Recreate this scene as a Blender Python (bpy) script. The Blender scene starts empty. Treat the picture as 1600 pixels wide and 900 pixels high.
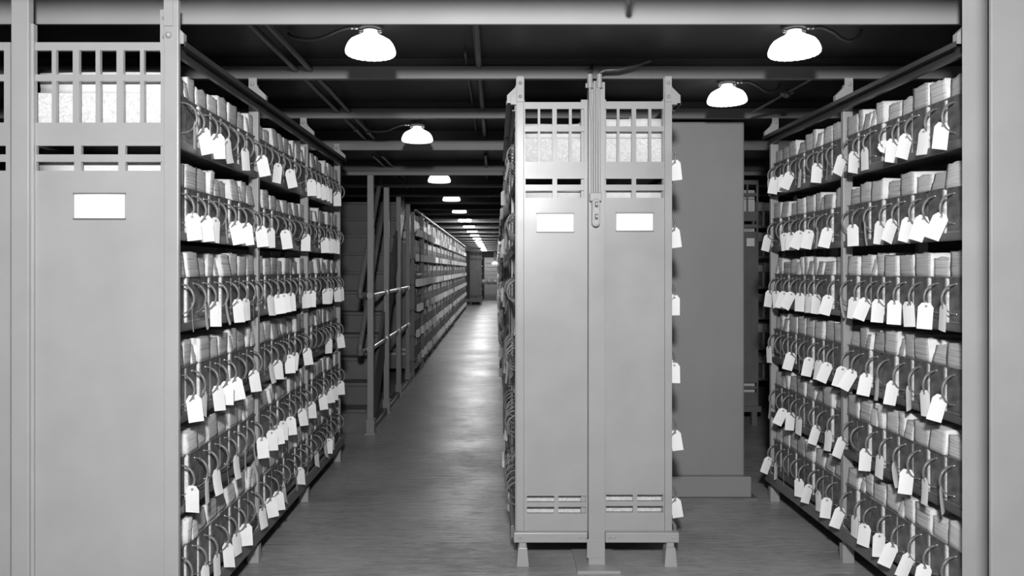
import bpy, bmesh, math, random
from mathutils import Vector, Matrix
random.seed(7)
PI = math.pi
SC = bpy.context.scene
COL = SC.collection

# ------------------------------------------------------------------ camera, light, exposure
F = 1150.0; VX, VY = 775.0, 420.0; CAMH = 1.39
A = 3.475; BAY = 0.914
def px(x, y, d):                       # photo pixel at distance d -> world X, Z
    return (x - VX) / F * d, CAMH + (VY - y) / F * d
cd = bpy.data.cameras.new('camera'); cam = bpy.data.objects.new('camera', cd); COL.objects.link(cam)
cam.location = (0, 0, CAMH); cam.rotation_euler = (PI / 2, 0, 0)
cd.sensor_width = 36; cd.lens = 36 * F / 1600
cd.shift_x = (800 - VX) / 1600; cd.shift_y = -(450 - VY) / 1600
cd.clip_end = 100; cd.clip_start = .05
SC.camera = cam
w = bpy.data.worlds.new('world'); SC.world = w; w.use_nodes = True
w.node_tree.nodes['Background'].inputs[0].default_value = (1, 1, 1, 1)
w.node_tree.nodes['Background'].inputs[1].default_value = 0.25
KEY_POWER = 600; LAMP_E = 1.6; FAR_E = 95.0; CZ = 2.39
ld = bpy.data.lights.new('photographers_lamp', 'POINT'); ld.energy = KEY_POWER; ld.shadow_soft_size = .10
lo = bpy.data.objects.new('photographers_lamp', ld); COL.objects.link(lo); lo.location = (0.0, -.35, 2.20)
vs = SC.view_settings
vs.view_transform = 'Standard'; vs.look = 'None'; vs.gamma = 1; vs.use_curve_mapping = False; vs.exposure = 0.0

# ------------------------------------------------------------------ materials
def mat(name, v, rough=.6, metal=0., noise=0., nscale=8., stretch=(1, 1, 1), bump=0., emit=0., spec=.5, rnoise=0.):
    m = bpy.data.materials.new(name); m.use_nodes = True
    nt = m.node_tree; b = nt.nodes['Principled BSDF']
    b.inputs['Base Color'].default_value = (v, v, v, 1)
    b.inputs['Roughness'].default_value = rough; b.inputs['Metallic'].default_value = metal
    b.inputs['Specular IOR Level'].default_value = spec
    if noise or bump or rnoise:
        tc = nt.nodes.new('ShaderNodeTexCoord'); mp = nt.nodes.new('ShaderNodeMapping')
        mp.inputs['Scale'].default_value = stretch
        n = nt.nodes.new('ShaderNodeTexNoise'); n.inputs['Scale'].default_value = nscale; n.inputs['Detail'].default_value = 6
        nt.links.new(tc.outputs['Object'], mp.inputs[0]); nt.links.new(mp.outputs[0], n.inputs[0])
        if noise:
            r = nt.nodes.new('ShaderNodeMapRange')
            r.inputs[1].default_value = .3; r.inputs[2].default_value = .7
            r.inputs[3].default_value = v * (1 - noise); r.inputs[4].default_value = min(1, v * (1 + noise))
            nt.links.new(n.outputs[0], r.inputs[0]); nt.links.new(r.outputs[0], b.inputs['Base Color'])
        if rnoise:
            r2 = nt.nodes.new('ShaderNodeMapRange')
            r2.inputs[1].default_value = .3; r2.inputs[2].default_value = .7
            r2.inputs[3].default_value = rough - rnoise; r2.inputs[4].default_value = rough + rnoise
            nt.links.new(n.outputs[0], r2.inputs[0]); nt.links.new(r2.outputs[0], b.inputs['Roughness'])
        if bump:
            bp = nt.nodes.new('ShaderNodeBump'); bp.inputs['Strength'].default_value = bump; bp.inputs['Distance'].default_value = .004
            nt.links.new(n.outputs[0], bp.inputs['Height']); nt.links.new(bp.outputs[0], b.inputs['Normal'])
    if emit:
        b.inputs['Emission Color'].default_value = (1, 1, 1, 1); b.inputs['Emission Strength'].default_value = emit
    return m
M = {}
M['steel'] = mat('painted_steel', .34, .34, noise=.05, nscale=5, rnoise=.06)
M['railblack'] = mat('dark_top_rail', .05, .35)
M['cover'] = mat('paper_cover', .70, .8, noise=.06, nscale=40)
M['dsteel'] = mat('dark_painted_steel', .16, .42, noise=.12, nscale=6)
M['shelf'] = mat('shelf_steel', .10, .45, noise=.15, nscale=9)
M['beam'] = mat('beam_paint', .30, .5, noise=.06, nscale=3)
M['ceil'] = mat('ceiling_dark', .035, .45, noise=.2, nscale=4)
M['pipe'] = mat('pipe_dark', .07, .3, metal=.0)
M['chrome'] = mat('bright_metal', .6, .2, metal=.9)
M['rail'] = mat('rail_metal', .38, .3, metal=.6)
M['strap'] = mat('handle_strap', .17, .35, noise=.35, nscale=60)
M['plate'] = mat('file_front_board', .105, .5, noise=.55, nscale=26, stretch=(1, 1, 1), bump=.15)
M['board'] = mat('mottled_side_board', .66, .75, noise=.2, nscale=110)
M['tag'] = mat('white_tag', .84, .8, noise=.03, nscale=20)
M['eyelet'] = mat('tag_eyelet', .30, .6)
M['card'] = mat('white_card', .85, .7, noise=.03, nscale=12)
M['beam2'] = mat('beam_paint_shaded', .155, .5, noise=.06, nscale=3)  # same paint as the front beam, shade on the rear beams darkened into it
M['post'] = mat('stair_post_paint', .24, .42, noise=.08, nscale=6)
M['wood'] = mat('stair_steel', .115, .5, noise=.15, nscale=6)
M['pillar'] = mat('pillar_paint', .25, .4, noise=.05, nscale=3)
M['wall'] = mat('wall_dark', .07, .8, noise=.2, nscale=2)
M['glass'] = mat('opal_glass', .85, .35, emit=LAMP_E)
M['glow'] = mat('lit_opal_glass', .85, .35, emit=FAR_E)
def paper_mat():
    m = mat('paper_edges', .6, .85); nt = m.node_tree; b = nt.nodes['Principled BSDF']
    tc = nt.nodes.new('ShaderNodeTexCoord'); mp = nt.nodes.new('ShaderNodeMapping')
    oi = nt.nodes.new('ShaderNodeObjectInfo')
    mp.inputs['Scale'].default_value = (5, 5, 330)
    n = nt.nodes.new('ShaderNodeTexNoise'); n.inputs['Scale'].default_value = 1.0; n.inputs['Detail'].default_value = 4
    n.noise_dimensions = '4D'
    mu = nt.nodes.new('ShaderNodeMath'); mu.operation = 'MULTIPLY'; mu.inputs[1].default_value = 50
    nt.links.new(oi.outputs['Random'], mu.inputs[0]); nt.links.new(mu.outputs[0], n.inputs['W'])
    nt.links.new(tc.outputs['Object'], mp.inputs[0]); nt.links.new(mp.outputs[0], n.inputs['Vector'])
    r = nt.nodes.new('ShaderNodeValToRGB')
    r.color_ramp.elements[0].position = .34; r.color_ramp.elements[0].color = (.26, .26, .26, 1)
    r.color_ramp.elements[1].position = .50; r.color_ramp.elements[1].color = (.60, .60, .60, 1)
    nt.links.new(n.outputs[0], r.inputs[0])
    r2 = nt.nodes.new('ShaderNodeMapRange'); r2.inputs[3].default_value = .7; r2.inputs[4].default_value = 1.1
    nt.links.new(oi.outputs['Random'], r2.inputs[0])
    mx = nt.nodes.new('ShaderNodeVectorMath'); mx.operation = 'SCALE'
    nt.links.new(r.outputs[0], mx.inputs[0]); nt.links.new(r2.outputs[0], mx.inputs['Scale'])
    nt.links.new(mx.outputs[0], b.inputs['Base Color'])
    bp = nt.nodes.new('ShaderNodeBump'); bp.inputs['Strength'].default_value = .3; bp.inputs['Distance'].default_value = .003
    nt.links.new(n.outputs[0], bp.inputs['Height']); nt.links.new(bp.outputs[0], b.inputs['Normal'])
    return m
M['paper'] = paper_mat()
def floor_mat():
    m = mat('linoleum_floor', .2, .34); nt = m.node_tree; b = nt.nodes['Principled BSDF']
    tc = nt.nodes.new('ShaderNodeTexCoord')
    def noi(sc, s, det=8, rough=.6, dist=0):
        mp = nt.nodes.new('ShaderNodeMapping'); mp.inputs['Scale'].default_value = s
        n = nt.nodes.new('ShaderNodeTexNoise'); n.inputs['Scale'].default_value = sc; n.inputs['Detail'].default_value = det
        n.inputs['Roughness'].default_value = rough; n.inputs['Distortion'].default_value = dist
        nt.links.new(tc.outputs['Object'], mp.inputs[0]); nt.links.new(mp.outputs[0], n.inputs[0]); return n
    n1 = noi(1.0, (4, 42, 1), dist=1.6); n2 = noi(1.6, (1, 1, 1), 4); n3 = noi(1.0, (16, 130, 1), 6, .7, 1.0)
    mx = nt.nodes.new('ShaderNodeMix'); mx.data_type = 'FLOAT'; mx.inputs[0].default_value = .45
    nt.links.new(n1.outputs[0], mx.inputs[2]); nt.links.new(n3.outputs[0], mx.inputs[3])
    mx2 = nt.nodes.new('ShaderNodeMix'); mx2.data_type = 'FLOAT'; mx2.inputs[0].default_value = .35
    nt.links.new(mx.outputs[0], mx2.inputs[2]); nt.links.new(n2.outputs[0], mx2.inputs[3])
    r = nt.nodes.new('ShaderNodeMapRange'); r.inputs[1].default_value = .40; r.inputs[2].default_value = .60
    r.inputs[3].default_value = .20; r.inputs[4].default_value = .46
    nt.links.new(mx2.outputs[0], r.inputs[0]); nt.links.new(r.outputs[0], b.inputs['Base Color'])
    r2 = nt.nodes.new('ShaderNodeMapRange'); r2.inputs[1].default_value = .38; r2.inputs[2].default_value = .62
    r2.inputs[3].default_value = .50; r2.inputs[4].default_value = .26
    nt.links.new(mx2.outputs[0], r2.inputs[0]); nt.links.new(r2.outputs[0], b.inputs['Roughness'])
    bp = nt.nodes.new('ShaderNodeBump'); bp.inputs['Strength'].default_value = .5; bp.inputs['Distance'].default_value = .003
    nt.links.new(mx.outputs[0], bp.inputs['Height']); nt.links.new(bp.outputs[0], b.inputs['Normal'])
    return m
M['floor'] = floor_mat()

# ------------------------------------------------------------------ mesh helpers
class MB:
    """collects shapes, links them as ONE mesh object"""
    def __init__(s): s.v = []; s.f = []; s.m = []; s.smooth = []
    def add(s, vs, fs, mi=0, sm=False):
        o = len(s.v); s.v += [tuple(v) for v in vs]
        s.f += [tuple(i + o for i in f) for f in fs]; s.m += [mi] * len(fs); s.smooth += [sm] * len(fs)
    def box(s, x0, x1, y0, y1, z0, z1, mi=0):
        vs = [(x, y, z) for x in (x0, x1) for y in (y0, y1) for z in (z0, z1)]
        s.add(vs, [(0, 1, 3, 2), (4, 6, 7, 5), (0, 4, 5, 1), (2, 3, 7, 6), (0, 2, 6, 4), (1, 5, 7, 3)], mi); return s
    def prism(s, pts, axis, a, b, mi=0):     # 2D outline pts extruded along axis from a to b
        n = len(pts)
        def p(u, v, t): return (t, u, v) if axis == 'x' else ((u, t, v) if axis == 'y' else (u, v, t))
        vs = [p(u, v, a) for u, v in pts] + [p(u, v, b) for u, v in pts]
        s.add(vs, [tuple(range(n - 1, -1, -1)), tuple(range(n, 2 * n))] + [(i, (i + 1) % n, (i + 1) % n + n, i + n) for i in range(n)], mi); return s
    def tube(s, pts, r, n=10, mi=0, cap=True):
        pts = [Vector(p) for p in pts]; rs = r if isinstance(r, (list, tuple)) else [r] * len(pts)
        rings = []; up = None
        for i, p in enumerate(pts):
            t = (pts[min(i + 1, len(pts) - 1)] - pts[max(i - 1, 0)]).normalized()
            if up is None: up = Vector((0, 0, 1)) if abs(t.z) < .9 else Vector((1, 0, 0))
            a = t.cross(up).normalized(); b = a.cross(t).normalized(); up = b
            rings.append([p + (a * math.cos(2 * PI * k / n) + b * math.sin(2 * PI * k / n)) * rs[i] for k in range(n)])
        vs = [v for rg in rings for v in rg]
        fs = [(i * n + k, i * n + (k + 1) % n, (i + 1) * n + (k + 1) % n, (i + 1) * n + k) for i in range(len(pts) - 1) for k in range(n)]
        s.add(vs, fs, mi, True)
        if cap: s.add(rings[0], [tuple(range(n - 1, -1, -1))], mi); s.add(rings[-1], [tuple(range(n))], mi)
        return s
    def lathe(s, prof, c=(0, 0, 0), n=32, mi=0, wav=None, axis='z'):
        vs = []
        for j, (r, z) in enumerate(prof):
            for k in range(n):
                a = 2 * PI * k / n; dz = wav(j, a) if wav else 0
                if axis == 'z': vs.append((c[0] + r * math.cos(a), c[1] + r * math.sin(a), c[2] + z + dz))
                else: vs.append((c[0] + r * math.cos(a), c[1] + z, c[2] + r * math.sin(a)))
        fs = [(j * n + k, j * n + (k + 1) % n, (j + 1) * n + (k + 1) % n, (j + 1) * n + k) for j in range(len(prof) - 1) for k in range(n)]
        s.add(vs, fs, mi, True); return s
    def mesh(s, name, mats):
        me = bpy.data.meshes.new(name); me.from_pydata(s.v, [], s.f)
        for m in (mats if isinstance(mats, list) else [mats]): me.materials.append(m)
        me.polygons.foreach_set('material_index', s.m); me.polygons.foreach_set('use_smooth', s.smooth)
        bm = bmesh.new(); bm.from_mesh(me); bmesh.ops.recalc_face_normals(bm, faces=bm.faces); bm.to_mesh(me); bm.free()
        me.update(); return me
    def build(s, name, mats, parent=None, bevel=0, loc=None):
        o = bpy.data.objects.new(name, s.mesh(name, mats)); COL.objects.link(o)
        if parent: o.parent = parent
        if loc: o.location = loc
        if bevel:
            md = o.modifiers.new('bevel', 'BEVEL'); md.width = bevel; md.segments = 2; md.limit_method = 'ANGLE'
        return o
def tag(o, label=None, cat=None, group=None, kind=None):
    if label: o['label'] = label
    if cat: o['category'] = cat
    if group: o['group'] = group
    if kind: o['kind'] = kind
    return o
def empty(name, loc, label, cat, group=None):
    o = bpy.data.objects.new(name, None); COL.objects.link(o); o.location = loc; o.empty_display_size = .05
    return tag(o, label, cat, group)
ORD = ['first', 'second', 'third', 'fourth', 'fifth', 'sixth', 'seventh', 'eighth', 'ninth', 'tenth', 'eleventh', 'twelfth', 'thirteenth', 'fourteenth', 'fifteenth',
       'sixteenth', 'seventeenth', 'eighteenth', 'nineteenth', 'twentieth', 'twenty-first', 'twenty-second', 'twenty-third', 'twenty-fourth', 'twenty-fifth',
       'twenty-sixth', 'twenty-seventh', 'twenty-eighth', 'twenty-ninth', 'thirtieth', 'thirty-first', 'thirty-second', 'thirty-third', 'thirty-fourth', 'thirty-fifth']

# ------------------------------------------------------------------ the setting
YB = 34.0
tag(MB().box(-6, 6, -3, YB, -.1, 0).build('floor', M['floor']), kind='structure')
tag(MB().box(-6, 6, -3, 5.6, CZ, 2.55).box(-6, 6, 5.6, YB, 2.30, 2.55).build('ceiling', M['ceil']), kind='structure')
tag(MB().box(-6.1, -6, -3, YB, 0, 2.45).build('wall_left', M['wall']), kind='structure')
tag(MB().box(6, 6.1, -3, YB, 0, 2.45).build('wall_right', M['wall']), kind='structure')
tag(MB().box(-6, 6, YB, YB + .1, 0, 2.45).build('wall_back', M['wall']), kind='structure')
tag(MB().box(-6, 6, -3.1, -3, 0, 2.45).build('wall_front', M['wall']), kind='structure')

Z1 = 2.561; Z2 = 3.475; Z3 = 4.389; Z4 = 5.303
def beam(i, y, zb, w=.07, lip=.02, x0=-5.9, x1=5.9):
    ct = (CZ if y < 5.55 else 2.30) - .001; zt = ct if i == 0 else zb + (.10 if y < 2 else .06 if y < 5 else .07 if y < 6 else .03)
    w = .014 if i == 0 else .034
    prof = [(y, zb), (y + w, zb), (y + w, zb + .01), (y + .01, zb + .012), (y + .01, zt), (y, zt)]
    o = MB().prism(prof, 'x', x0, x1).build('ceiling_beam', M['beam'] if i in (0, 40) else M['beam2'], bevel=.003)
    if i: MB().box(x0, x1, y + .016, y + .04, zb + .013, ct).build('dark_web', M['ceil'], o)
    if i == 0: lab = 'deep grey steel ceiling beam running along the top edge, nearest the camera'
    elif i == 40: lab = 'grey steel ceiling beam overhead, just out of view above the camera'
    else: lab = 'grey steel ceiling beam across the aisle, %s behind the nearest one' % ORD[i - 1]
    tag(o, lab, 'beam', 'steel ceiling beams'); return o
beam(0, 2.70, px(0, 37.5, 2.70)[1], .07)
beam(40, 1.786, 2.300, .07)  # unseen beam, added so its shadow darkens the top of the front beam
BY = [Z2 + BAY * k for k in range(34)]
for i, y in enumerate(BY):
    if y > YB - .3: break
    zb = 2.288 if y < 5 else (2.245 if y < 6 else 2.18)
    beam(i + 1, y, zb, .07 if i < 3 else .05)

# ------------------------------------------------------------------ racks
LV = [1.846, 1.519, 1.192, .865, .538, .211]      # shelf tops
PW = .045                                          # post width
def rack_side(root, xf, d, depth, ys, front_visible=True, brackets=True, sm='shelf', pm='steel', post_top=2.19, lod=False, beam_z=2.29):
    """one face of a range; xf = aisle plane, d=+1 faces +X; parts parented to root"""
    lx = root.location
    def X(a, b): a, b = xf - d * a, xf - d * b; return (min(a, b) - lx[0], max(a, b) - lx[0])
    y0, y1 = ys[0], ys[-1]
    for i, y in enumerate(ys):
        for (a, b) in ((0, PW), (depth - PW, depth)):
            x0, x1 = X(a, b)
            MB().box(x0, x1, y - lx[1] + .002, y + .028 - lx[1], .10, post_top).build('upright', M[pm], root, bevel=.002)
        if i == 0 and not front_visible: pass
        for (a, b) in ((-.004, .05),):
            x0, x1 = X(a, b)
            f = MB(); f.box(x0 + .01, x1 - .01, y - lx[1] + .0, y + .03 - lx[1], .08, .13)
            f.box(x0, x1, y - lx[1] - .003, y + .035 - lx[1], 0, .085)
            if not lod: f.build('foot', M[pm], root, bevel=.002)
        if brackets:
            x0, x1 = X(0.004, .042)
            b = MB(); b.box(x0, x1, y - lx[1] - .006, y - lx[1] + .001, post_top - .05, beam_z)
            e = xf - d * .004 - lx[0]; q = d
            b.prism([(e, beam_z - .03), (e + q * .005, beam_z - .045), (e + q * .043, beam_z - .082), (e + q * .043, beam_z - .118), (e, beam_z - .118)][::(1 if d > 0 else -1)], 'y', y - lx[1] - .004, y - lx[1] + .02)
            bo = b.build('bracket', M[pm], root)
            xm = (x0 + x1) / 2
            for zz in ((beam_z - .03, beam_z - .095) if not lod else (beam_z - .03,)):
                MB().lathe([(.0001, -.018), (.005, -.0175), (.0085, -.013), (.0095, -.006)], (xm, y - lx[1], zz), 12, axis='y').build('bolt', M[pm], bo)
    for b in range(len(ys) - 1):
        ya, yb = ys[b] + .03, ys[b + 1]
        for z in LV:
            x0, x1 = X(.002, depth - .002)
            s = MB(); s.box(x0, x1, ya - lx[1], yb - lx[1], z - .004, z)
            a0, a1 = X(.0, .004); s.box(a0, a1, ya - lx[1], yb - lx[1], z - .024, z + .001)
            a0, a1 = X(.0, .016); s.box(a0, a1, ya - lx[1], yb - lx[1], z - .027, z - .023)
            s.build('shelf', M[sm], root)
    # top rail: outward ledge + channel
    a0, a1 = X(-.04, 0); r = MB(); r.box(a0, a1, y0 - lx[1] - .0, y1 + .03 - lx[1], post_top - .018, post_top - .012)
    b0, b1 = X(-.043, -.039); r.box(b0, b1, y0 - lx[1], y1 + .03 - lx[1], post_top - .026, post_top - .008)
    b0, b1 = X(-.004, .002); r.box(b0, b1, y0 - lx[1], y1 + .03 - lx[1], post_top - .056, post_top - .012)
    b0, b1 = X(-.014, -.004); r.box(b0, b1, y0 - lx[1], y1 + .03 - lx[1], post_top - .056, post_top - .050)
    r.build('top_rail', M['railblack'], root)
    a0, a1 = X(-.022, -.006); MB().box(a0, a1, y0 - lx[1] - .0, y1 + .045 - lx[1], .118, .178).build('base_rail', M['dsteel'], root, bevel=.003)

def grille(root, rect, holes, D, name='end_panel', m='steel', thick=.003, lipd=.014):
    """sheet-metal panel in the XZ plane at distance D with punched openings (pixel rects of the photo)"""
    def c(r): x0, z1 = px(r[0], r[1], D); x1, z0 = px(r[2], r[3], D); return (x0, x1, z0, z1)
    R = c(rect); H = [c(h) for h in holes]
    xs = sorted({R[0], R[1]} | {h[i] for h in H for i in (0, 1)}); zs = sorted({R[2], R[3]} | {h[i] for h in H for i in (2, 3)})
    def solid(i, j):
        if i < 0 or j < 0 or i >= len(xs) - 1 or j >= len(zs) - 1: return False
        cx, cz = (xs[i] + xs[i + 1]) / 2, (zs[j] + zs[j + 1]) / 2
        return not any(h[0] < cx < h[1] and h[2] < cz < h[3] for h in H)
    L = root.location; b = MB(); ya, yb = D - L[1], D + lipd - L[1]
    for i in range(len(xs) - 1):
        for j in range(len(zs) - 1):
            if not solid(i, j): continue
            x0, x1, z0, z1 = xs[i] - L[0], xs[i + 1] - L[0], zs[j], zs[j + 1]
            b.add([(x0, ya, z0), (x1, ya, z0), (x1, ya, z1), (x0, ya, z1)], [(0, 1, 2, 3)])
            b.add([(x0, ya + thick, z0), (x1, ya + thick, z0), (x1, ya + thick, z1), (x0, ya + thick, z1)], [(3, 2, 1, 0)])
            if not solid(i - 1, j): b.add([(x0, ya, z0), (x0, yb, z0), (x0, yb, z1), (x0, ya, z1)], [(0, 1, 2, 3)])
            if not solid(i + 1, j): b.add([(x1, ya, z0), (x1, yb, z0), (x1, yb, z1), (x1, ya, z1)], [(3, 2, 1, 0)])
            if not solid(i, j - 1): b.add([(x0, ya, z0), (x1, ya, z0), (x1, yb, z0), (x0, yb, z0)], [(0, 1, 2, 3)])
            if not solid(i, j + 1): b.add([(x0, ya, z1), (x1, ya, z1), (x1, yb, z1), (x0, yb, z1)], [(3, 2, 1, 0)])
    return b.build(name, M[m], root)
def pbox(x0, y0, x1, y1, D, dy0, dy1, root, name, m, bevel=0):
    L = root.location; a, zt = px(x0, y0, D); b, zb = px(x1, y1, D)
    return MB().box(a - L[0], b - L[0], D + dy0 - L[1], D + dy1 - L[1], max(zb, 0.0), zt).build(name, M[m], root, bevel=bevel)
def card(root, r, D, lab='white label card'):
    L = root.location; x0, z1 = px(r[0], r[1], D); x1, z0 = px(r[2], r[3], D)
    h = MB(); t = .004
    for (a, b, c_, d_) in ((x0 - t, x1 + t, z1 - .001, z1 + t), (x0 - t, x1 + t, z0 - t, z0 + .001)):
        h.box(a - L[0], b - L[0], D - L[1] - .004, D - L[1] - .0005, c_, d_)
    ho = h.build('card_holder', M['dsteel'], root)
    n = 8; vs = []; fs = []
    for i in range(n + 1):
        x = x0 + (x1 - x0) * i / n - L[0]; y = D - L[1] - .0015 - .002 * math.sin(PI * i / n)
        vs += [(x, y, z0), (x, y, z1)]
    for i in range(n): fs.append((2 * i, 2 * i + 2, 2 * i + 3, 2 * i + 1))
    b = MB(); b.add(vs, fs); c = b.build('label_card', M['card'], root); tag(c, lab); return c

# --- left rack (three bays, open side to the main aisle)
XL = -1.124; DL = .545
rackL = empty('shelving_rack', (XL - DL / 2, Z1, 0), 'long grey steel file rack on the left with a slotted end panel, three bays', 'shelving')
YL = [Z1, Z2, Z3, Z4]
rack_side(rackL, XL, 1, DL, YL, brackets=True, pm='steel')
gh = []
for (a, b) in ((54.7, 80.8), (87.5, 113.6), (123.5, 149.3), (156.3, 182), (192.5, 218.7), (224.8, 251.2)):
    gh += [(a, 78.7, b, 116.3), (a, 126.7, b, 191.5)]
for (a, b) in ((56.7, 115.7), (126.7, 184.7), (195.7, 254)):
    gh += [(a, 227.7, b, 241.3), (a, 252.7, b, 266.7), (a, 990, b, 1002), (a, 1014, b, 1028)]
grille(rackL, (48, 66, 258, 1075), gh, Z1 - .004)
pbox(257.2, 0, 280, 1085, Z1 - .012, -.008, .012, rackL, 'corner_post', 'steel', .003)
pbox(258, 0, 272, 42, Z1 - .014, -.012, -.007, rackL, 'post_splice', 'steel', .001)
x, z = px(264, 55, Z1 - .02)
MB().lathe([(.0001, -.016), (.006, -.0155), (.0095, -.011), (.0115, -.003), (.0115, 0)], (x - rackL.location[0], Z1 - .018 - rackL.location[1], z), 16, axis='y').build('bolt', M['steel'], rackL)
pbox(45, 38, 55, 1085, Z1 - .006, -.01, .014, rackL, 'corner_post', 'steel', .002)
card(rackL, (116.6, 303.2, 195.2, 341.3), Z1 - .005)
# the support column and the other half of that double rack continue beyond the print's edge
rackLL = empty('shelving_rack', (-2.05, Z1, 0), 'grey steel rack end at the extreme left edge, beyond the central column', 'shelving')
colL = empty('support_column', (px(31, 0, Z1 - .02)[0], Z1 - .02, 0), 'plain grey steel column at the left edge beside the slotted end panel', 'column')
pbox(17, -60, 44.5, 1040, Z1 - .03, 0, .03, colL, 'column_face', 'steel', .003)
pbox(5, 1034, 60, 1044, Z1 - .03, -.03, .08, colL, 'foot_plate', 'steel')
grille(rackLL, (-190, 66, 16, 1075), [(a - 245, b, c - 245, d) for a, b, c, d in gh], Z1 - .004)
pbox(-204, 0, -190, 1085, Z1 - .006, -.01, .014, rackLL, 'corner_post', 'steel', .002)
for z in LV: MB().box(-.52, .33, .04, .9, z - .02, z).build('shelf', M['shelf'], rackLL)

# --- right rack (two bays) with its folded front column and end panel
XR = 1.641; DR = .40
rackR = empty('shelving_rack', (XR + DR / 2, Z1, 0), 'grey steel file rack on the right behind the broad pale post, two bays', 'shelving')
YR = [Z1, Z2, Z3]
rack_side(rackR, XR, -1, DR, YR, pm='steel')
D = 2.50
x0 = px(1503.5, 0, D)[0]; x1 = px(1521, 0, D)[0]; x2 = px(1545, 0, D + .044)[0]; x3 = px(1546, 0, D - .02)[0]
prof = [(x0, D), (x1 - .006, D)]
for k in range(9):
    t = k / 8; prof.append((x1 + (x2 - x1) * t, D + .044 * t * t))
prof += [(x2 + .05, D + .06), (x2 + .05, D + .064)] + [(a, b + .004) for a, b in prof[:0:-1]] + [(x0 + .003, D + .004)]
Lr = rackR.location
cp = MB().prism([(a - Lr[0], b - Lr[1]) for a, b in prof], 'z', 0.0, 2.385).build('corner_post', M['steel'], rackR); tag(cp, 'broad pale front post with a rounded shaded fold')
MB().box(x3 - Lr[0], x3 + .42 - Lr[0], D - .03 - Lr[1], D - .015 - Lr[1], .12, 2.385).build('end_panel', M['steel'], rackR, bevel=.003)
MB().box(x3 + .005 - Lr[0], x3 + .3 - Lr[0], D - .025 - Lr[1], D + .02 - Lr[1], 0, .12).build('plinth', M['steel'], rackR)

# --- centre double rack
XCL, XCR = .091, .831; DC = .355
rackC = empty('shelving_rack', (.46, Z2, 0), 'grey steel double rack in the centre with two slotted end panels and blank cards', 'shelving')
rack_side(rackC, XCL, -1, DC, [Z2 + .0, Z3, Z4], pm='steel', lod=True)
rack_side(rackC, XCR, 1, DC, [Z2 + .0, Z3 - .03], pm='steel', lod=True)
Dc = Z2 - .012
def colholes(xs4, xs2):
    h = []
    for a, b in xs4: h += [(a, 170, b, 197.3), (a, 205.2, b, 252.7)]
    for a, b in xs2: h += [(a, 279.2, b, 288.5), (a, 297.5, b, 309)]
    return h
hL = colholes(((820.6, 840.3), (844, 863), (870, 889), (893.4, 912.5)), ((821, 863.2), (870.5, 912.5))) + [(823.3, 774.7, 866, 784.5), (872.5, 774.7, 915.2, 784.5), (823.3, 792, 866, 802.2), (872.5, 792, 915.2, 802.2)]
hR = colholes(((944.4, 963.8), (968, 987), (994, 1013.2), (1017.8, 1036.6)), ((944.4, 987), (994, 1036.8))) + [(946.7, 773, 989, 783), (995.8, 773, 1036.4, 783), (946.7, 790.6, 989, 800.5), (995.8, 790.6, 1036.4, 800.5)]
grille(rackC, (818.6, 159.5, 917, 829), hL, Dc)
grille(rackC, (943.5, 158.5, 1038.2, 829), hR, Dc)
pbox(807, 145, 818.3, 829, Dc, -.008, .01, rackC, 'corner_post', 'steel', .002)
pbox(1038.4, 145, 1049.6, 829, Dc, -.008, .01, rackC, 'corner_post', 'steel', .002)
for (xa, xb, s) in ((807.5, 818, -1), (1038, 1048.6, 1)):
    o = pbox(xa, 120, xb, 160, Dc, -.014, -.009, rackC, 'bracket', 'steel', .001)
    L = rackC.location; e = px(xa if s < 0 else xb, 0, Dc)[0] - L[0]; e2 = px((797.8 if s < 0 else 1057.6), 0, Dc)[0] - L[0]
    zt, zm, zb = px(0, 144, Dc)[1], px(0, 152, Dc)[1], px(0, 164, Dc)[1]
    pts = [(e, zb), (e, zt), (e2, zm), (e2, zb)]
    g = MB().prism(pts, 'y', Dc - .01 - L[1], Dc + .012 - L[1]).build('gusset', M['steel'], rackC, bevel=.001)
    for yy in (131, 152):
        xx, zz = px((xa + xb) / 2, yy, Dc)
        MB().lathe([(.0001, -.012), (.005, -.011), (.0085, -.005), (.0085, 0)], (xx - L[0], Dc - .013 - L[1], zz), 12, axis='y').build('bolt', M['steel'], o)
card(rackC, (839, 334, 896, 362.3), Dc - .001, 'white label card in the glare of the left half'); card(rackC, (963, 333.3, 1020, 360.7), Dc - .001, 'white label card of the right half')
pbox(802.5, 829, 917, 844.6, Dc, -.03, .012, rackC, 'kick_bar', 'steel', .004)
pbox(944.5, 829, 1058.8, 844.6, Dc, -.03, .012, rackC, 'kick_bar', 'steel', .004)
for xa, xb in ((808, 824.8), (1037.3, 1054.5)):
    pbox(xa + 2.8, 844, xb - 2.8, 854, Dc, -.02, .02, rackC, 'foot_neck', 'steel', .002)
    L = rackC.location; a, zt = px(xa, 852.5, Dc); b, _ = px(xb, 0, Dc)
    p = MB(); ya, yb = Dc - .03 - L[1], Dc + .03 - L[1]; q = .004
    p.add([(a - q - L[0], ya - q, 0), (b + q - L[0], ya - q, 0), (b + q - L[0], yb + q, 0), (a - q - L[0], yb + q, 0), (a + q - L[0], ya, zt), (b - q - L[0], ya, zt), (b - q - L[0], yb, zt), (a + q - L[0], yb, zt)],
          [(3, 2, 1, 0), (4, 5, 6, 7), (0, 1, 5, 4), (1, 2, 6, 5), (2, 3, 7, 6), (3, 0, 4, 7)])
    p.build('foot', M['steel'], rackC, bevel=.002)
# kick bars' bolt heads
for xx_, yy_ in ((812, 836), (905, 836), (914, 836), (951, 836), (958, 836), (1050, 836)):
    xx, zz = px(xx_, yy_, Dc); L = rackC.location
    MB().lathe([(.0001, -.004), (.006, -.0035), (.008, 0)], (xx - L[0], Dc - .03 - L[1], zz), 12, axis='y').build('bolt', M['steel'], rackC)
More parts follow.
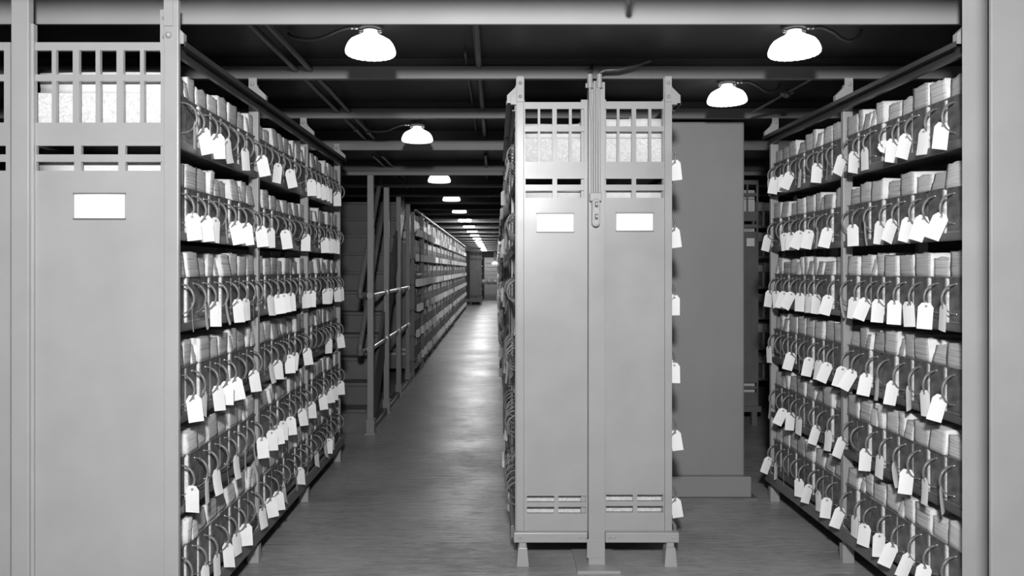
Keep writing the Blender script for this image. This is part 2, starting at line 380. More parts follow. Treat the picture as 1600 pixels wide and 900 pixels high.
# central support column
colC = empty('support_column', (px(931, 0, Dc)[0], Z2 - .02, 0), 'narrow grey steel column between the two centre end panels, standing on a foot plate', 'column')
L = colC.location
ch = MB(); xa, xb = px(918.4, 0, Dc)[0] - L[0], px(943.6, 0, Dc)[0] - L[0]
ch.box(xa, xb, Dc - .034 - L[1], Dc - .028 - L[1], .005, px(0, 131, Dc)[1])
ch.box(xa, xa + .005, Dc - .028 - L[1], Dc + .03 - L[1], .005, px(0, 131, Dc)[1]); ch.box(xb - .005, xb, Dc - .028 - L[1], Dc + .03 - L[1], .005, px(0, 131, Dc)[1])
ch.build('shaft', M['steel'], colC, bevel=.001)
pbox(917.2, 843, 945, 872, Dc - .037, 0, .003, colC, 'splice_plate', 'steel', .001)
fp = MB(); fp.add([(xa - .06, -.10, 0), (xb + .06, -.10, 0), (xb + .06, .22, 0), (xa - .06, .22, 0), (xa - .06, -.10, .012), (xb + .06, -.10, .012), (xb + .06, .22, .012), (xa - .06, .22, .012)],
                  [(3, 2, 1, 0), (4, 5, 6, 7), (0, 1, 5, 4), (1, 2, 6, 5), (2, 3, 7, 6), (3, 0, 4, 7)]); fp.build('foot_plate', M['steel'], colC)
# --- switch box and conduits on the centre column
Ds = Dc - .037
sw = empty('light_switch', (px(929.5, 0, Ds)[0], Ds, px(0, 333, Ds)[1]), 'double toggle switch box with four conduits running up the centre column', 'switch')
L = sw.location
def P(x, y, dy=0, D=None): X_, Z_ = px(x, y, D or Ds); return (X_ - L[0], dy, Z_ - L[2])
yt = -.0
x0, _, zt = P(923.6, 311); x1, _, zb = P(936, 354.5)
xm = (x0 + x1) / 2; r = (x1 - x0) / 2
out = [(xm + r * math.cos(a), zt - r + r * math.sin(a)) for a in [PI * k / 10 for k in range(11)]] + [(xm + r * math.cos(a), zb + r + r * math.sin(a)) for a in [PI + PI * k / 10 for k in range(11)]]
MB().prism(out, 'y', -.034, 0).build('switch_box', M['steel'], sw, bevel=.003)
out2 = [(xm + (u - xm) * .72, (zt + zb) / 2 + (v - (zt + zb) / 2) * .9) for u, v in out]
MB().prism(out2, 'y', -.038, -.034).build('cover_plate', M['steel'], sw, bevel=.001)
for yy in (320.5, 339.5):
    a, _, c = P(930.2, yy); t = MB(); t.box(a - .004, a + .004, -.052, -.038, c - .004, c + .007)
    fr = MB().box(a - .007, a + .007, -.0395, -.0378, c - .014, c + .013).build('toggle_slot', M['ceil'], sw); t.build('toggle', M['chrome'], sw, bevel=.001)
a, _, c = P(920.5, 302); b, _, d_ = P(938.5, 315)
MB().box(a, b, -.03, 0, d_, c).build('conduit_hub', M['steel'], sw, bevel=.003)
for (xt, xmid, xb_) in ((921, 924.5, 924.5), (None, 928.3, 928.3), (None, 932, 932), (935, 935.5, 935.8)):
    pts = [P(xb_, 303, -.014), P(xmid, 190, -.014)]
    rr = .0058
    if xt: pts += [P((xt * .5 + xmid * .5), 170, -.016), P(xt, 155, -.018), P(xt, 120, -.018)]
    else: pts += [P(xmid, 128, -.014)]
    MB().tube(pts, rr, 10).build('conduit', M['steel'], sw)
for xx in (921, 935.5):
    MB().tube([P(xx, 139, -.018), P(xx, 118, -.018)], .013, 12).build('coupling', M['steel'], sw)
MB().box(P(914.5, 0)[0], P(942.5, 0)[0], -.012, -.002, P(0, 138)[2], P(0, 131)[2]).build('conduit_clamp', M['steel'], sw, bevel=.001)
MB().tube([P(921, 118, -.018), P(921, 114, -.018), P(924, 109, .02), P(935, 80, .12), (P(935, 80)[0] + .03, .35, 2.34 - L[2]), (P(935, 80)[0] + .05, .6, 2.37 - L[2])], .009, 10).build('conduit_bend', M['pipe'], sw)
MB().tube([P(935.5, 118, -.018), P(936, 115, -.02), P(944, 112.5, -.03), P(965, 112, -.035), P(985, 107, -.035), P(1000, 102.5, -.035), P(1014, 97.5, -.035)], .0085, 10).build('conduit_bend', M['pipe'], sw)

# --- the wide pillar behind the centre rack
pil = empty('boxed_pillar', (1.05, Z3 + .08, 0), 'wide smooth grey boxed pillar behind the right half of the centre rack', 'pillar')
Dp = Z3 + .08; L = pil.location
xr = px(1163.5, 0, Dp)[0]; xl = .50
MB().box(xl - L[0], xr - L[0], 0, .62, .13, 2.284).build('pillar_casing', M['pillar'], pil, bevel=.012)
MB().box(xl - .03 - L[0], px(1174, 0, Dp - .03)[0] - L[0], -.03, .65, 0.012, .135).build('plinth', M['pillar'], pil, bevel=.004)
MB().box(xl - .05 - L[0], px(1184, 0, Dp - .05)[0] - L[0], -.05, .67, 0, .012).build('base_plate', M['dsteel'], pil)

# ------------------------------------------------------------------ document files
FW = .103
def f_case(depth):
    m = MB()                                   # body: pale mottled boards with a dark front plate
    m.box(-.0485, .0485, .004, depth, 0, .165, 1)
    m.box(-.0415, .0415, 0, .0045, .003, .168, 0)
    m.box(-.0525, .0525, -.0015, .004, .165, .1685, 2)      # thin dark rod line along the top
    m.box(-.042, .042, -.0015, .001, .0, .007, 2)
    for z in (.033, .143):
        m.lathe([(.0001, -.005), (.003, -.0045), (.0045, -.001), (.0045, 0)], (0, 0, z), 8, mi=3, axis='y')
    return m.mesh('file_case', [M['plate'], M['board'], M['dsteel'], M['chrome']])
def f_papers(depth, seed):
    rnd = random.Random(seed); m = MB()
    n = rnd.choice([1, 1, 2]); x = -.051; tot = .102
    cuts = [0, 1] if n == 1 else [0, rnd.uniform(.35, .65), 1]
    for k in range(n):
        xa, xb = x + tot * cuts[k] + .0008, x + tot * cuts[k + 1] - .0008
        sh = rnd.uniform(-.016, .016); h = rnd.uniform(.070, .098); fy = rnd.uniform(-.005, .014)
        lean = rnd.uniform(-.006, .014)
        xs = 6; zs = 5; ys = [fy + .0, depth * .35, depth * .7, depth - .01]
        top = [[h + rnd.uniform(-.006, .003) for _ in range(xs + 1)] for _ in ys]
        vs = []; idx = {}
        for yi, y in enumerate(ys):
            for xi in range(xs + 1):
                for zi in range(zs + 1):
                    t = zi / zs; zz = .169 + top[yi][xi] * t
                    u = xi / xs; bul = .003 * math.sin(PI * u) if yi == 0 else 0
                    rx = .002 * math.sin(zi * 2.1 + seed) if xi in (0, xs) else 0
                    idx[(yi, xi, zi)] = len(vs)
                    vs.append((max(-.0525, min(.0525, xa + (xb - xa) * u + sh * t * (1 if 0 < n else 0) * .8 + rx)), y + (lean * t if yi == 0 else 0) - bul + rnd.uniform(-.0008, .0008), zz))
        fs = []; sd = []
        Y, Xn, Zn = len(ys) - 1, xs, zs
        for a in range(Xn):
            for c in range(Zn):
                for yi in (0, Y): fs.append((idx[(yi, a, c)], idx[(yi, a + 1, c)], idx[(yi, a + 1, c + 1)], idx[(yi, a, c + 1)]))
        for b in range(Y):
            for c in range(Zn):
                for xi in (0, Xn): sd.append((idx[(b, xi, c)], idx[(b + 1, xi, c)], idx[(b + 1, xi, c + 1)], idx[(b, xi, c + 1)]))
            for a in range(Xn):
                for zi in (0, Zn): fs.append((idx[(b, a, zi)], idx[(b + 1, a, zi)], idx[(b + 1, a + 1, zi)], idx[(b, a + 1, zi)]))
        nf = len(fs); m.add(vs, fs + sd, 0, True)
        for q in range(len(sd)): m.m[-1 - q] = 1
        if rnd.random() < .75:      # a few crumpled loose edges on top
            for q in range(6):
                xx = rnd.uniform(xa + .015, xb - .015); w_ = rnd.uniform(.008, .02); z0 = .169 + h - .006; yy = fy + lean + rnd.uniform(.002, .05)
                dz = rnd.uniform(.004, .012); dx = rnd.uniform(-.008, .008)
                m.add([(xx - w_, yy, z0), (xx + w_, yy, z0), (xx + w_ * .8 + dx, yy + .005, z0 + dz), (xx - w_ * .7 + dx, yy + .012, z0 + dz * .8), (xx + dx * .5, yy - .004, z0 + dz * .6)], [(0, 4, 3), (0, 1, 4), (1, 2, 4), (4, 2, 3)])
    return m.mesh('paper_bundle', [M['paper'], M['cover']])
def f_handle():
    m = MB(); pts = []; rs = []; c = .088; R = .054
    for k in range(17):
        a = PI / 2 - PI * k / 16
        pts.append((0, -.002 - .050 * math.cos(a), c + R * math.sin(a))); rs.append(.0026 + .0026 * math.sin(PI * min(1, k / 13)) ** .8 if k < 13 else .0024)
    m.tube(pts, rs, 7)
    return m.mesh('handle', M['strap'])
def f_tag(curl):
    m = MB(); W, H, c = .026, .098, .012
    n = 6; rows = []
    for k in range(n + 1):
        t = k / n; z = .008 - H * t; w_ = W if t > .14 else W - c * (1 - t / .14)
        y = curl * .03 * t * t; rows.append([(-w_, y, z), (-w_ * .33, y - .0015, z), (w_ * .33, y - .0015, z), (w_, y, z)])
    vs = [p for r_ in rows for p in r_]; fs = [(4 * i + j, 4 * i + j + 1, 4 * i + j + 5, 4 * i + j + 4) for i in range(n) for j in range(3)]
    m.add(vs, fs, 0, False)
    vs2 = [(x, y + .0007, z) for x, y, z in vs]; m.add(vs2, [f[::-1] for f in fs], 0)
    for s in (-1, 1):
        a = [(.0055 * math.cos(2 * PI * k / 10), .0012 * s - .0005, -.0045 + .0055 * math.sin(2 * PI * k / 10)) for k in range(10)]
        m.add(a, [tuple(range(10))], 1)
    m.tube([(0, 0, -.003), (-.003, -.001, .006), (0, 0, .014), (.003, .001, .006), (0, 0, -.003)], .0008, 5, mi=0)
    me = m.mesh('tag', [M['tag'], M['eyelet']]); return me
DEP = {'L': .485, 'N': .335}
CASE = {k: f_case(v) for k, v in DEP.items()}
PAP = {k: [f_papers(v, 11 * i + 3) for i in range(12)] for k, v in DEP.items()}
HANDLE = f_handle(); TAGS = [f_tag(c) for c in (0, 0, -.25, -.15, -.5)]
ROWN = ['top shelf', 'second shelf down', 'third shelf down', 'fourth shelf down', 'fifth shelf down', 'bottom shelf']
def new(name, me, parent): o = bpy.data.objects.new(name, me); COL.objects.link(o); o.parent = parent; return o
def make_file(loc, rz, wsc, kind, tg, label, group, rnd):
    """tg: None or (mode, tilt) ; mode w/g/e = how far the tag turns to the viewer"""
    o = bpy.data.objects.new('document_file', None); COL.objects.link(o); o.location = loc; o.rotation_euler = (0, 0, rz); o.empty_display_size = .03
    tag(o, label, 'file', group)
    c = new('file_case', CASE[kind], o); c.scale = (wsc, 1, 1)
    p = new('paper_bundle', rnd.choice(PAP[kind]), o); p.scale = (wsc * (1 if rnd.random() < .6 else -1), 1, rnd.uniform(.97, 1.0))
    h = new('handle', HANDLE, c); h.location = (rnd.uniform(-.006, .006), 0, 0); h.rotation_euler = (0, 0, rnd.uniform(-.15, .15))
    if tg:
        mode, tilt = tg
        yaw = {'w': PI / 2 + rnd.uniform(-.3, .3), 'g': rnd.choice((.75, PI - .75)) + rnd.uniform(-.15, .15), 'e': rnd.choice((.22, .35, .12)) * rnd.choice((1, -1))}[mode]
        t = new('tag', rnd.choice(TAGS[:4] if mode == 'w' else TAGS), o)
        t.location = (rnd.uniform(-.004, .004), -.0475, .062); t.rotation_euler = (0, tilt, yaw)
    return o

TL = [ # (photo x of each legible tag, mode) for the rows of the left rack, top to bottom
 [(306,'e'),(329,'w'),(343,'w'),(359,'g'),(385,'e'),(412,'w'),(434,'g'),(454,'w'),(486,'w'),(496,'w'),(503,'w'),(511,'w'),(518,'g'),(526,'w')],
 [(312,'w'),(330,'w'),(343,'e'),(358,'e'),(377,'w'),(390,'w'),(412,'w'),(427,'w'),(443,'w'),(455,'e'),(480,'w'),(492,'e'),(508,'w'),(515,'w'),(521,'w'),(527,'w')],
 [(310,'e'),(324,'e'),(340,'w'),(358,'e'),(370,'w'),(382,'e'),(396,'e'),(425,'e'),(435,'w'),(443,'w'),(451,'g'),(481,'g'),(492,'w'),(512,'w'),(520,'g'),(528,'w'),(535,'g')],
 [(310,'w'),(327,'g'),(344,'w'),(357,'w'),(373,'w'),(406,'w'),(425,'e'),(439,'w'),(453,'w'),(464,'g'),(478,'w'),(519,'g'),(527,'e'),(535,'w')],
 [(309,'w'),(323,'e'),(340,'e'),(357,'e'),(366,'e'),(381,'e'),(394,'e'),(407,'w'),(426,'w'),(436,'w'),(445,'w'),(459,'w'),(471,'w'),(478,'e'),(486,'w'),(508,'w'),(516,'w'),(522,'w'),(533,'w')],
 [(328,'e'),(343,'e'),(360,'w'),(377,'e'),(388,'w'),(411,'e'),(422,'w'),(438,'w'),(450,'g'),(468,'e'),(477,'w'),(500,'g'),(510,'g'),(516,'w'),(525,'g')]]
TR = [
 [(1198,'g'),(1208,'w'),(1217,'w'),(1230,'w'),(1248,'e'),(1268,'w'),(1295,'e'),(1310,'w'),(1325,'w'),(1344,'e'),(1353,'s'),(1384,'w'),(1402,'w'),(1433,'e'),(1454,'w')],
 [(1200,'w'),(1216,'g'),(1226,'g'),(1243,'w'),(1256,'w'),(1272,'e'),(1282,'w'),(1329,'g'),(1343,'g'),(1356,'w'),(1377,'w'),(1403,'w'),(1425,'w'),(1454,'w')],
 [(1198,'w'),(1213,'g'),(1223,'w'),(1235,'w'),(1251,'g'),(1264,'e'),(1275,'w'),(1290,'w'),(1310,'g'),(1329,'g'),(1344,'w'),(1361,'w'),(1384,'g'),(1410,'e'),(1434,'w'),(1464,'e')],
 [(1203,'e'),(1226,'e'),(1237,'w'),(1250,'e'),(1262,'w'),(1279,'e'),(1289,'w'),(1306,'w'),(1326,'w'),(1343,'w'),(1367,'e'),(1383,'w'),(1412,'g'),(1437,'e'),(1457,'w')],
 [(1203,'e'),(1220,'w'),(1229,'w'),(1248,'e'),(1267,'w'),(1288,'e'),(1309,'w'),(1343,'w'),(1368,'e'),(1384,'g'),(1409,'w'),(1437,'e'),(1459,'g')],
 [(1198,'w'),(1212,'g'),(1225,'e'),(1250,'g'),(1257,'w'),(1274,'e'),(1288,'w'),(1306,'w'),(1327,'e'),(1349,'g'),(1361,'w'),(1379,'w'),(1401,'w'),(1427,'w')]]
BAYN = ['nearest bay', 'second bay', 'third bay']
def fill(ys, xf, d, depthkind, rackname, tags, rows=range(6), seed=1, group='', only=None, inset=.012):
    rnd = random.Random(seed)
    for r in rows:
        spots = []
        for b in range(len(ys) - 1):
            ya, yb = ys[b] + .034, ys[b + 1] - .004; n = 8
            ws = [rnd.uniform(.92, 1.0) for _ in range(n)]; tot = sum(ws); span = yb - ya; y = ya
            for k in range(n):
                w_ = span * ws[k] / tot; spots.append((b, k, y + w_ / 2, min(1.03, (w_ - .0015) / .105))); y += w_
        assign = {}
        for (tx, mo) in (tags[r] if tags else []):
            hx = xf + d * .047; yd = hx * F / (tx - VX)
            best = sorted(range(len(spots)), key=lambda i: abs(spots[i][2] - yd) + (9 if i in assign else 0))[0]
            assign[best] = mo
        for i, (b, k, y, ws_) in enumerate(spots):
            if only and not only(b, k): continue
            mo = assign.get(i)
            tg = None
            if tags is None: mo = ('w' if k == 0 and b == 0 else rnd.choice(['w', 'w', 'g', 'e'])) if d > 0 else (None if (k + r) % 3 else 'e')
            if mo == 's': tg = ('w', -1.2)
            elif mo == 'w': tg = (mo, (rnd.uniform(.05, .5) if d < 0 else rnd.uniform(-.03, .2)))
            elif mo: tg = (mo, rnd.uniform(-.12, .12))
            desc = {'w': 'white-tagged', 'g': 'slanting-tagged', 'e': 'edge-on-tagged', 's': 'raised-tag', None: 'untagged'}[mo]
            lab = '%s file, %s in the %s, %s, %s' % (desc, ORD[k], BAYN[b], ROWN[r], rackname)
            rz = PI / 2 if d > 0 else -PI / 2
            make_file((xf - d * (inset + rnd.uniform(-.005, .006)), y, LV[r] + .0005), rz, ws_, depthkind, tg, lab, group, rnd)
fill(YL, XL, 1, 'L', 'left rack', TL, seed=5, group='document files on the left rack')
fill(YR, XR, -1, 'N', 'right rack', TR, seed=6, group='document files on the right rack')
fill([Z2, Z3 - .03], XCR, 1, 'N', 'centre rack right side', None, seed=8, group='document files on the right side of the centre rack', only=lambda b, k: k < 2)
fill([Z2, Z3], XCL, -1, 'N', 'centre rack left side', None, seed=9, group='document files on the left side of the centre rack')

# --- everything further away, one uncountable mass of files
FAR = MB()
def lod_file(Mx, rnd, wsc, tagged):
    T = lambda pts: [Mx @ Vector(p) for p in pts]
    def bx(x0, x1, y0, y1, z0, z1, mi):
        vs = T([(x, y, z) for x in (x0, x1) for y in (y0, y1) for z in (z0, z1)])
        FAR.add(vs, [(0, 1, 3, 2), (4, 6, 7, 5), (0, 4, 5, 1), (2, 3, 7, 6), (0, 2, 6, 4), (1, 5, 7, 3)], mi)
    q = .0515 * wsc
    bx(-q, q, .004, .3, 0, .165, 1); bx(-q * .85, q * .85, 0, .005, .003, .168, 0)
    h = rnd.uniform(.07, .097); f = rnd.uniform(-.003, .012); s = rnd.uniform(-.006, .006)
    vs = T([(-q, f, .169), (q, f, .169), (q, .3, .169), (-q, .3, .169), (-q + s, f + .004, .169 + h), (q + s, f + .004, .169 + h - rnd.uniform(0, .006)), (q + s, .3, .169 + h), (-q + s, .3, .169 + h)])
    FAR.add(vs, [(0, 1, 5, 4), (1, 2, 6, 5), (3, 0, 4, 7), (4, 5, 6, 7)], 3)
    pts = [(0, -.002 - .05 * math.cos(a), .088 + .054 * math.sin(a)) for a in [PI / 2 - PI * k / 6 for k in range(7)]]
    v2 = T([(-.003, y, z) for x, y, z in pts] + [(.003, y, z) for x, y, z in pts])
    FAR.add(v2, [(i, i + 1, i + 8, i + 7) for i in range(6)], 2)
    if tagged:
        yaw = PI / 2 + rnd.uniform(-1.2, 1.2); c, s_ = math.cos(yaw), math.sin(yaw); W = .026
        b0 = [(-W * .5, .066), (W * .5, .066), (W, .054), (W, -.032), (-W, -.032), (-W, .054)]
        FAR.add(T([(u * c, -.044 + u * s_, z) for u, z in b0]), [(0, 1, 2, 3, 4, 5)], 4)
def lod_fill(ys, xf, d, seed, rows=range(6), skip=0):
    rnd = random.Random(seed)
    for b in range(len(ys) - 1):
        for r in rows:
            ya, yb = ys[b] + .034, ys[b + 1] - .004; w_ = (yb - ya) / 8
            for k in range(8):
                if rnd.random() < .03: continue
                Mx = Matrix.Translation((xf - d * .012, ya + w_ * (k + .5), LV[r])) @ Matrix.Rotation(PI / 2 * d, 4, 'Z')
                lod_file(Mx, rnd, rnd.uniform(.96, 1.02), (rnd.random() < (.7 if d > 0 else .15)))
YCF = [Z4 + BAY * (k + 1.0) for k in range(30)]; YCF = [y for y in YCF if y < 32.5]
YLF = [9.42 + BAY * k for k in range(18)]
lod_fill([Z3, Z4], XCL, -1, 21)
lod_fill(YCF, XCL, -1, 22)
lod_fill(YLF, -1.045, 1, 23)
# racks carrying them
rackCF = empty('shelving_rack', (.27, YCF[0], 0), 'long line of grey steel racks receding on the right side of the main aisle', 'shelving')
rackLF = empty('shelving_rack', (-1.25, YLF[0], 0), 'long line of grey steel racks receding on the left behind the stairs', 'shelving')
def far_side(root, xf, d, depth, ys, every=1):
    L = root.location
    def X(a, b): a, b = xf - d * a, xf - d * b; return (min(a, b) - L[0], max(a, b) - L[0])
    for i, y in enumerate(ys):
        wide = (i % 8 == (1 if d > 0 else 0)); x0, x1 = X(-.03 if wide else -.002, PW)
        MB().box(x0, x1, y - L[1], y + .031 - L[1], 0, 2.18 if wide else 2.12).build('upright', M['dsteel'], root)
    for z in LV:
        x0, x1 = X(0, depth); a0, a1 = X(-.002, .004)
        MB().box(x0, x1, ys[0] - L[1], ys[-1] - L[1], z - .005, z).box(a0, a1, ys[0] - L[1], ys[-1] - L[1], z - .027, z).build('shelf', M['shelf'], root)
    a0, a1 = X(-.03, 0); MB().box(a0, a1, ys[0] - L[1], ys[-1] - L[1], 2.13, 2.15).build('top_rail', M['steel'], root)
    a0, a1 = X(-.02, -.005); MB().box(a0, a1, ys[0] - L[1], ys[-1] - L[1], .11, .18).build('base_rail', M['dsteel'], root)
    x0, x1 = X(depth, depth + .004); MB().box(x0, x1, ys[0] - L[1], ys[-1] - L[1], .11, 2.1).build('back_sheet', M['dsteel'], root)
far_side(rackCF, XCL, -1, .35, YCF); far_side(rackLF, -1.045, 1, .35, YLF)
def small_end(root, x0, x1, y, m, slots=True):
    """plain end panel with slots + card for a distant rack, built in world metres"""
    L = root.location; D = y
    def q(x, z): return (VX + x * F / D, VY - (z - CAMH) * F / D)
    def rr(xa, xb, za, zb): a = q(xa, zb); b = q(xb, za); return (a[0], a[1], b[0], b[1])
    n = max(1, round((x1 - x0) / .17)); st = (x1 - x0) / n; h = []
    for k in range(n):
        xa, xb = x0 + st * k + .015, x0 + st * (k + 1) - .015
        for zb, zt in ((.29, .32), (.345, .375), (1.72, 1.755), (1.785, 1.815)): h.append(rr(xa, xb, zb, zt))
        xm = (xa + xb) / 2
        for (u, v) in ((xa, xm - .006), (xm + .006, xb)):
            h += [rr(u, v, 1.9, 2.04), rr(u, v, 2.065, 2.14)]
    grille(root, rr(x0, x1, .17, 2.18), h, D, m=m)
    MB().box(x0 - .02 - L[0], x1 + .02 - L[0], y - .02 - L[1], y + .01 - L[1], .12, .17).build('kick_bar', M[m], root)
    for xx in (x0 + .02, x1 - .06): MB().box(xx - L[0], xx + .045 - L[0], y - .01 - L[1], y + .03 - L[1], 0, .12).build('foot', M[m], root)
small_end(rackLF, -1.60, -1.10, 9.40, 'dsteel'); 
card(rackLF, tuple(v for v in (px and (VX + (-1.285) * F / 9.4, VY - (1.87 - CAMH) * F / 9.4, VX + (-1.11) * F / 9.4, VY - (1.78 - CAMH) * F / 9.4))), 9.395)
# white board sides of the end files behind that panel are part of the far mass
for r in range(6):
    FAR.box(-1.58, -1.11, 9.44, 9.52, LV[r], LV[r] + .165, 1); 
# --- rack seen through the gap right of the pillar
rackG = empty('shelving_rack', (2.2, 6.55, 0), 'dim grey rack end panel glimpsed in the gap right of the boxed pillar', 'shelving')
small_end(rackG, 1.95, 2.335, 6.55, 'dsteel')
card(rackG, (VX + 2.23 * F / 6.55, 372, VX + 2.30 * F / 6.55, 385), 6.545)
for z in LV: MB().box(-.25, .13, .05, 1.8, z - .02, z).build('shelf', M['shelf'], rackG)
rackH = empty('shelving_rack', (2.9, 7.9, 0), 'dark rack facing forward far behind the right rack, its paper tops just visible', 'shelving')
for z in LV: MB().box(-.5, .8, 0, .35, z - .02, z).build('shelf', M['dsteel'], rackH)
for xx in (-.5, .3, .77): MB().box(xx, xx + .03, -.005, .03, 0, 2.2).build('upright', M['dsteel'], rackH)
rnd = random.Random(3)
for r in range(6):
    FAR.box(1.97, 2.32, 6.6, 6.7, LV[r], LV[r] + .165, 1); FAR.box(1.97, 2.32, 6.605, 6.7, LV[r] + .17, LV[r] + .25, 3)
    for k in range(11):
        if k in (2 + 8,): continue
        lod_file(Matrix.Translation((2.49 + k * .11, 7.905, LV[r])), rnd, 1, False)
far = FAR.build('document_files', [M['plate'], M['board'], M['strap'], M['paper'], M['tag']])
tag(far, 'countless small document files on the distant racks lining the long aisle', 'files', kind='stuff')

# ------------------------------------------------------------------ loose papers poking out at the centre rack's left side
def sheet(pts, label):
    b = MB(); vs = []
    n = 6
    for i in range(n + 1):
        t = i / n
        for j in (0, 1):
            a = Vector(pts[0]).lerp(Vector(pts[1]), t); c = Vector(pts[3]).lerp(Vector(pts[2]), t); p = a.lerp(c, j)
            p = p + Vector((.006 * math.sin(t * 4), 0, .004 * math.sin(t * 7))); vs.append(p)
    c = vs[0].copy(); vs = [v - c for v in vs]
    b.add(vs, [(2 * i, 2 * i + 2, 2 * i + 3, 2 * i + 1) for i in range(n)]); b.add([v + Vector((0, .001, -.001)) for v in vs], [(2 * i, 2 * i + 1, 2 * i + 3, 2 * i + 2) for i in range(n)])
    o = b.build('loose_paper', M['tag'], loc=c); tag(o, label, 'paper'); return o
# anchored between file fronts and tags
def wp(x, y, d): X_, Z_ = px(x, y, d); return (X_, d, Z_)
sheet([wp(803, 384, 4.0), wp(789, 400, 5.0), wp(788, 411, 5.0), wp(803, 396, 4.0)], 'long pale sheet sticking out of the centre rack above its third shelf, aisle side')
sheet([wp(797, 552, 3.95), wp(788, 566, 4.3), wp(797, 592, 4.2), wp(803, 580, 3.9)], 'crumpled white paper hanging out low on the centre rack, aisle side')

# ------------------------------------------------------------------ lamps
def lamp_meshes():
    g = MB(); prof = [(.0255, .096), (.027, .091), (.034, .081), (.046, .0725), (.065, .063), (.083, .052), (.093, .039), (.0995, .025), (.1035, .011), (.1025, .003), (.098, -.002), (.09, -.003), (.05, .003), (.0001, .005)]
    g.lathe(prof, n=64, wav=lambda j, a: -.0025 * abs(math.cos(12 * a)) if 9 <= j <= 11 else 0)
    n = MB(); n.lathe([(.0001, .117), (.050, .117), (.052, .115), (.052, .101), (.048, .098), (.0001, .098)], n=28)
    c = MB(); c.lathe([(.027, .092), (.034, .092), (.035, .097), (.027, .099)], n=28)
    for s in (-1, 1):
        c.tube([(s * .032, -.0, .096), (s * .044, -.002, .095), (s * .050, -.003, .091), (s * .044, -.004, .086), (s * .036, -.003, .087)], .003, 8)
    return g.mesh('lamp_shade', M['glass']), n.mesh('lamp_holder', M['pipe']), c.mesh('clip_ring', M['chrome']), g.mesh('lamp_shade', M['glow'])
LM = lamp_meshes()
def lamp(x, y, zb, label, side=0, lit=False):
    o = empty('ceiling_lamp', (x, y, zb), label, 'lamp', 'opal glass ceiling lamps')
    new('lamp_shade', LM[0] if not lit else LM[3], o); h = new('lamp_holder', LM[1], o); new('clip_ring', LM[2], o)
    top = (CZ if y < 5.55 else 2.30) - .0005 - zb
    MB().box(-.045, .045, -.045, .045, .116, top).build('mounting_box', M['pipe'], o)
    if side:
        s = side
        MB().tube([(s * .050, 0, .107), (s * .062, 0, .107), (s * .066, 0, .107), (s * .078, 0, .107)], [.006, .009, .006, .008], 10).build('conduit_fitting', M['chrome'], o)
        if side < 0: pts = [(-.075, 0, .107), (-.10, 0, .106), (-.14, .005, .094), (-.19, .01, .074), (-.25, .03, .068), (-.32, .05, .08), (-.36, .08, top - .01)]
        else: pts = [(.075, 0, .107), (.11, 0, .109), (.14, 0, .098), (.17, 0, .082), (.20, .01, .066), (.24, .02, .06), (.27, .02, .075), (.29, .03, top - .01)]
        # smooth
        P2 = []
        for i in range(len(pts) - 1):
            p0, p1, p2, p3 = [Vector(pts[max(0, min(len(pts) - 1, q))]) for q in (i - 1, i, i + 1, i + 2)]
            for k in range(4):
                t = k / 4; P2.append(.5 * ((2 * p1) + (-p0 + p2) * t + (2 * p0 - 5 * p1 + 4 * p2 - p3) * t * t + (-p0 + 3 * p1 - 3 * p2 + p3) * t ** 3))
        P2.append(Vector(pts[-1]))
        MB().tube(P2, .0075, 8).build('conduit', M['pipe'], o)
    return o
XM = -170 / F * A
lamp(px(579, 0, 3.02)[0], 3.02, 2.272, 'white scalloped glass lamp under the ceiling left of centre, nearest in the main aisle', -1)
lamp(px(652, 0, 4.85)[0], 4.85, px(0, 216, 4.75)[1], 'white glass ceiling lamp second in the main aisle, before the fourth beam', -1)
for k in range(16):
    y = 6.67 + 1.828 * k
    if y > 33: break
    lamp(XM, y, 2.178, 'white glass ceiling lamp, %s from the front above the main aisle' % ORD[k + 2], lit=k >= 3)
lamp(px(1241, 0, 3.02)[0], 3.02, 2.272, 'white scalloped glass lamp at upper right, nearest above the right aisle', 1)
lamp(px(1136, 0, 3.9)[0], 3.9, 2.272, 'white glass lamp before the boxed pillar, second above the right aisle', 1)
# low, far single lamp at the end of the aisle
lamp(-.05, 31.5, 1.60, 'small bright lamp hanging low at the far end of the aisle', lit=True)

# ------------------------------------------------------------------ pipes under the ceiling
def pipe(pts, r, label, m='pipe', coup=()):
    c = Vector(pts[0]); o = empty('ceiling_pipe', c, label, 'pipe', 'ceiling pipes')
    MB().tube([Vector(p) - c for p in pts], r, 12).build('pipe_run', M[m], o)
    for y in coup: MB().tube([(0, y - c.y, 0), (0, y + .06 - c.y, 0)], r * 1.45, 12).build('coupling', M[m], o)
    return o
zp = 2.33
def xat(x, y): d = (zp - CAMH) * F / (VY - y); return (x - VX) / F * d
xp1, xp2 = xat(525, 171), xat(543, 171)
pipe([(xp1, 2.72, zp), (xp1, 5.58, zp)], .013, 'left of two thin parallel pipes running back above the left rack', coup=(4.9,))
pipe([(xp2, 2.72, zp), (xp2, 5.58, zp)], .013, 'right of two thin parallel pipes running back above the left rack', coup=(5.0,))
pipe([(xat(754, 176), 2.72, zp + .02), (xat(754, 176), 5.58, zp + .02)], .016, 'thicker dark pipe running straight back near the centre of the ceiling')
pipe([(xp1, 5.62, 2.26), (xp1, 31, 2.26)], .012, 'left of two thin pipes receding under the lower far ceiling')
pipe([(xp2, 5.62, 2.26), (xp2, 31, 2.26)], .012, 'right of two thin pipes receding under the lower far ceiling')
pipe([(xat(754, 176), 5.62, 2.26), (xat(754, 176), 31, 2.26)], .014, 'dark centre pipe continuing under the lower far ceiling')
pipe([(xat(735, 150), 3.3, 2.36), (xat(735, 150), 5.5, 2.36)], .006, 'thin dark rod beside the central ceiling pipe')
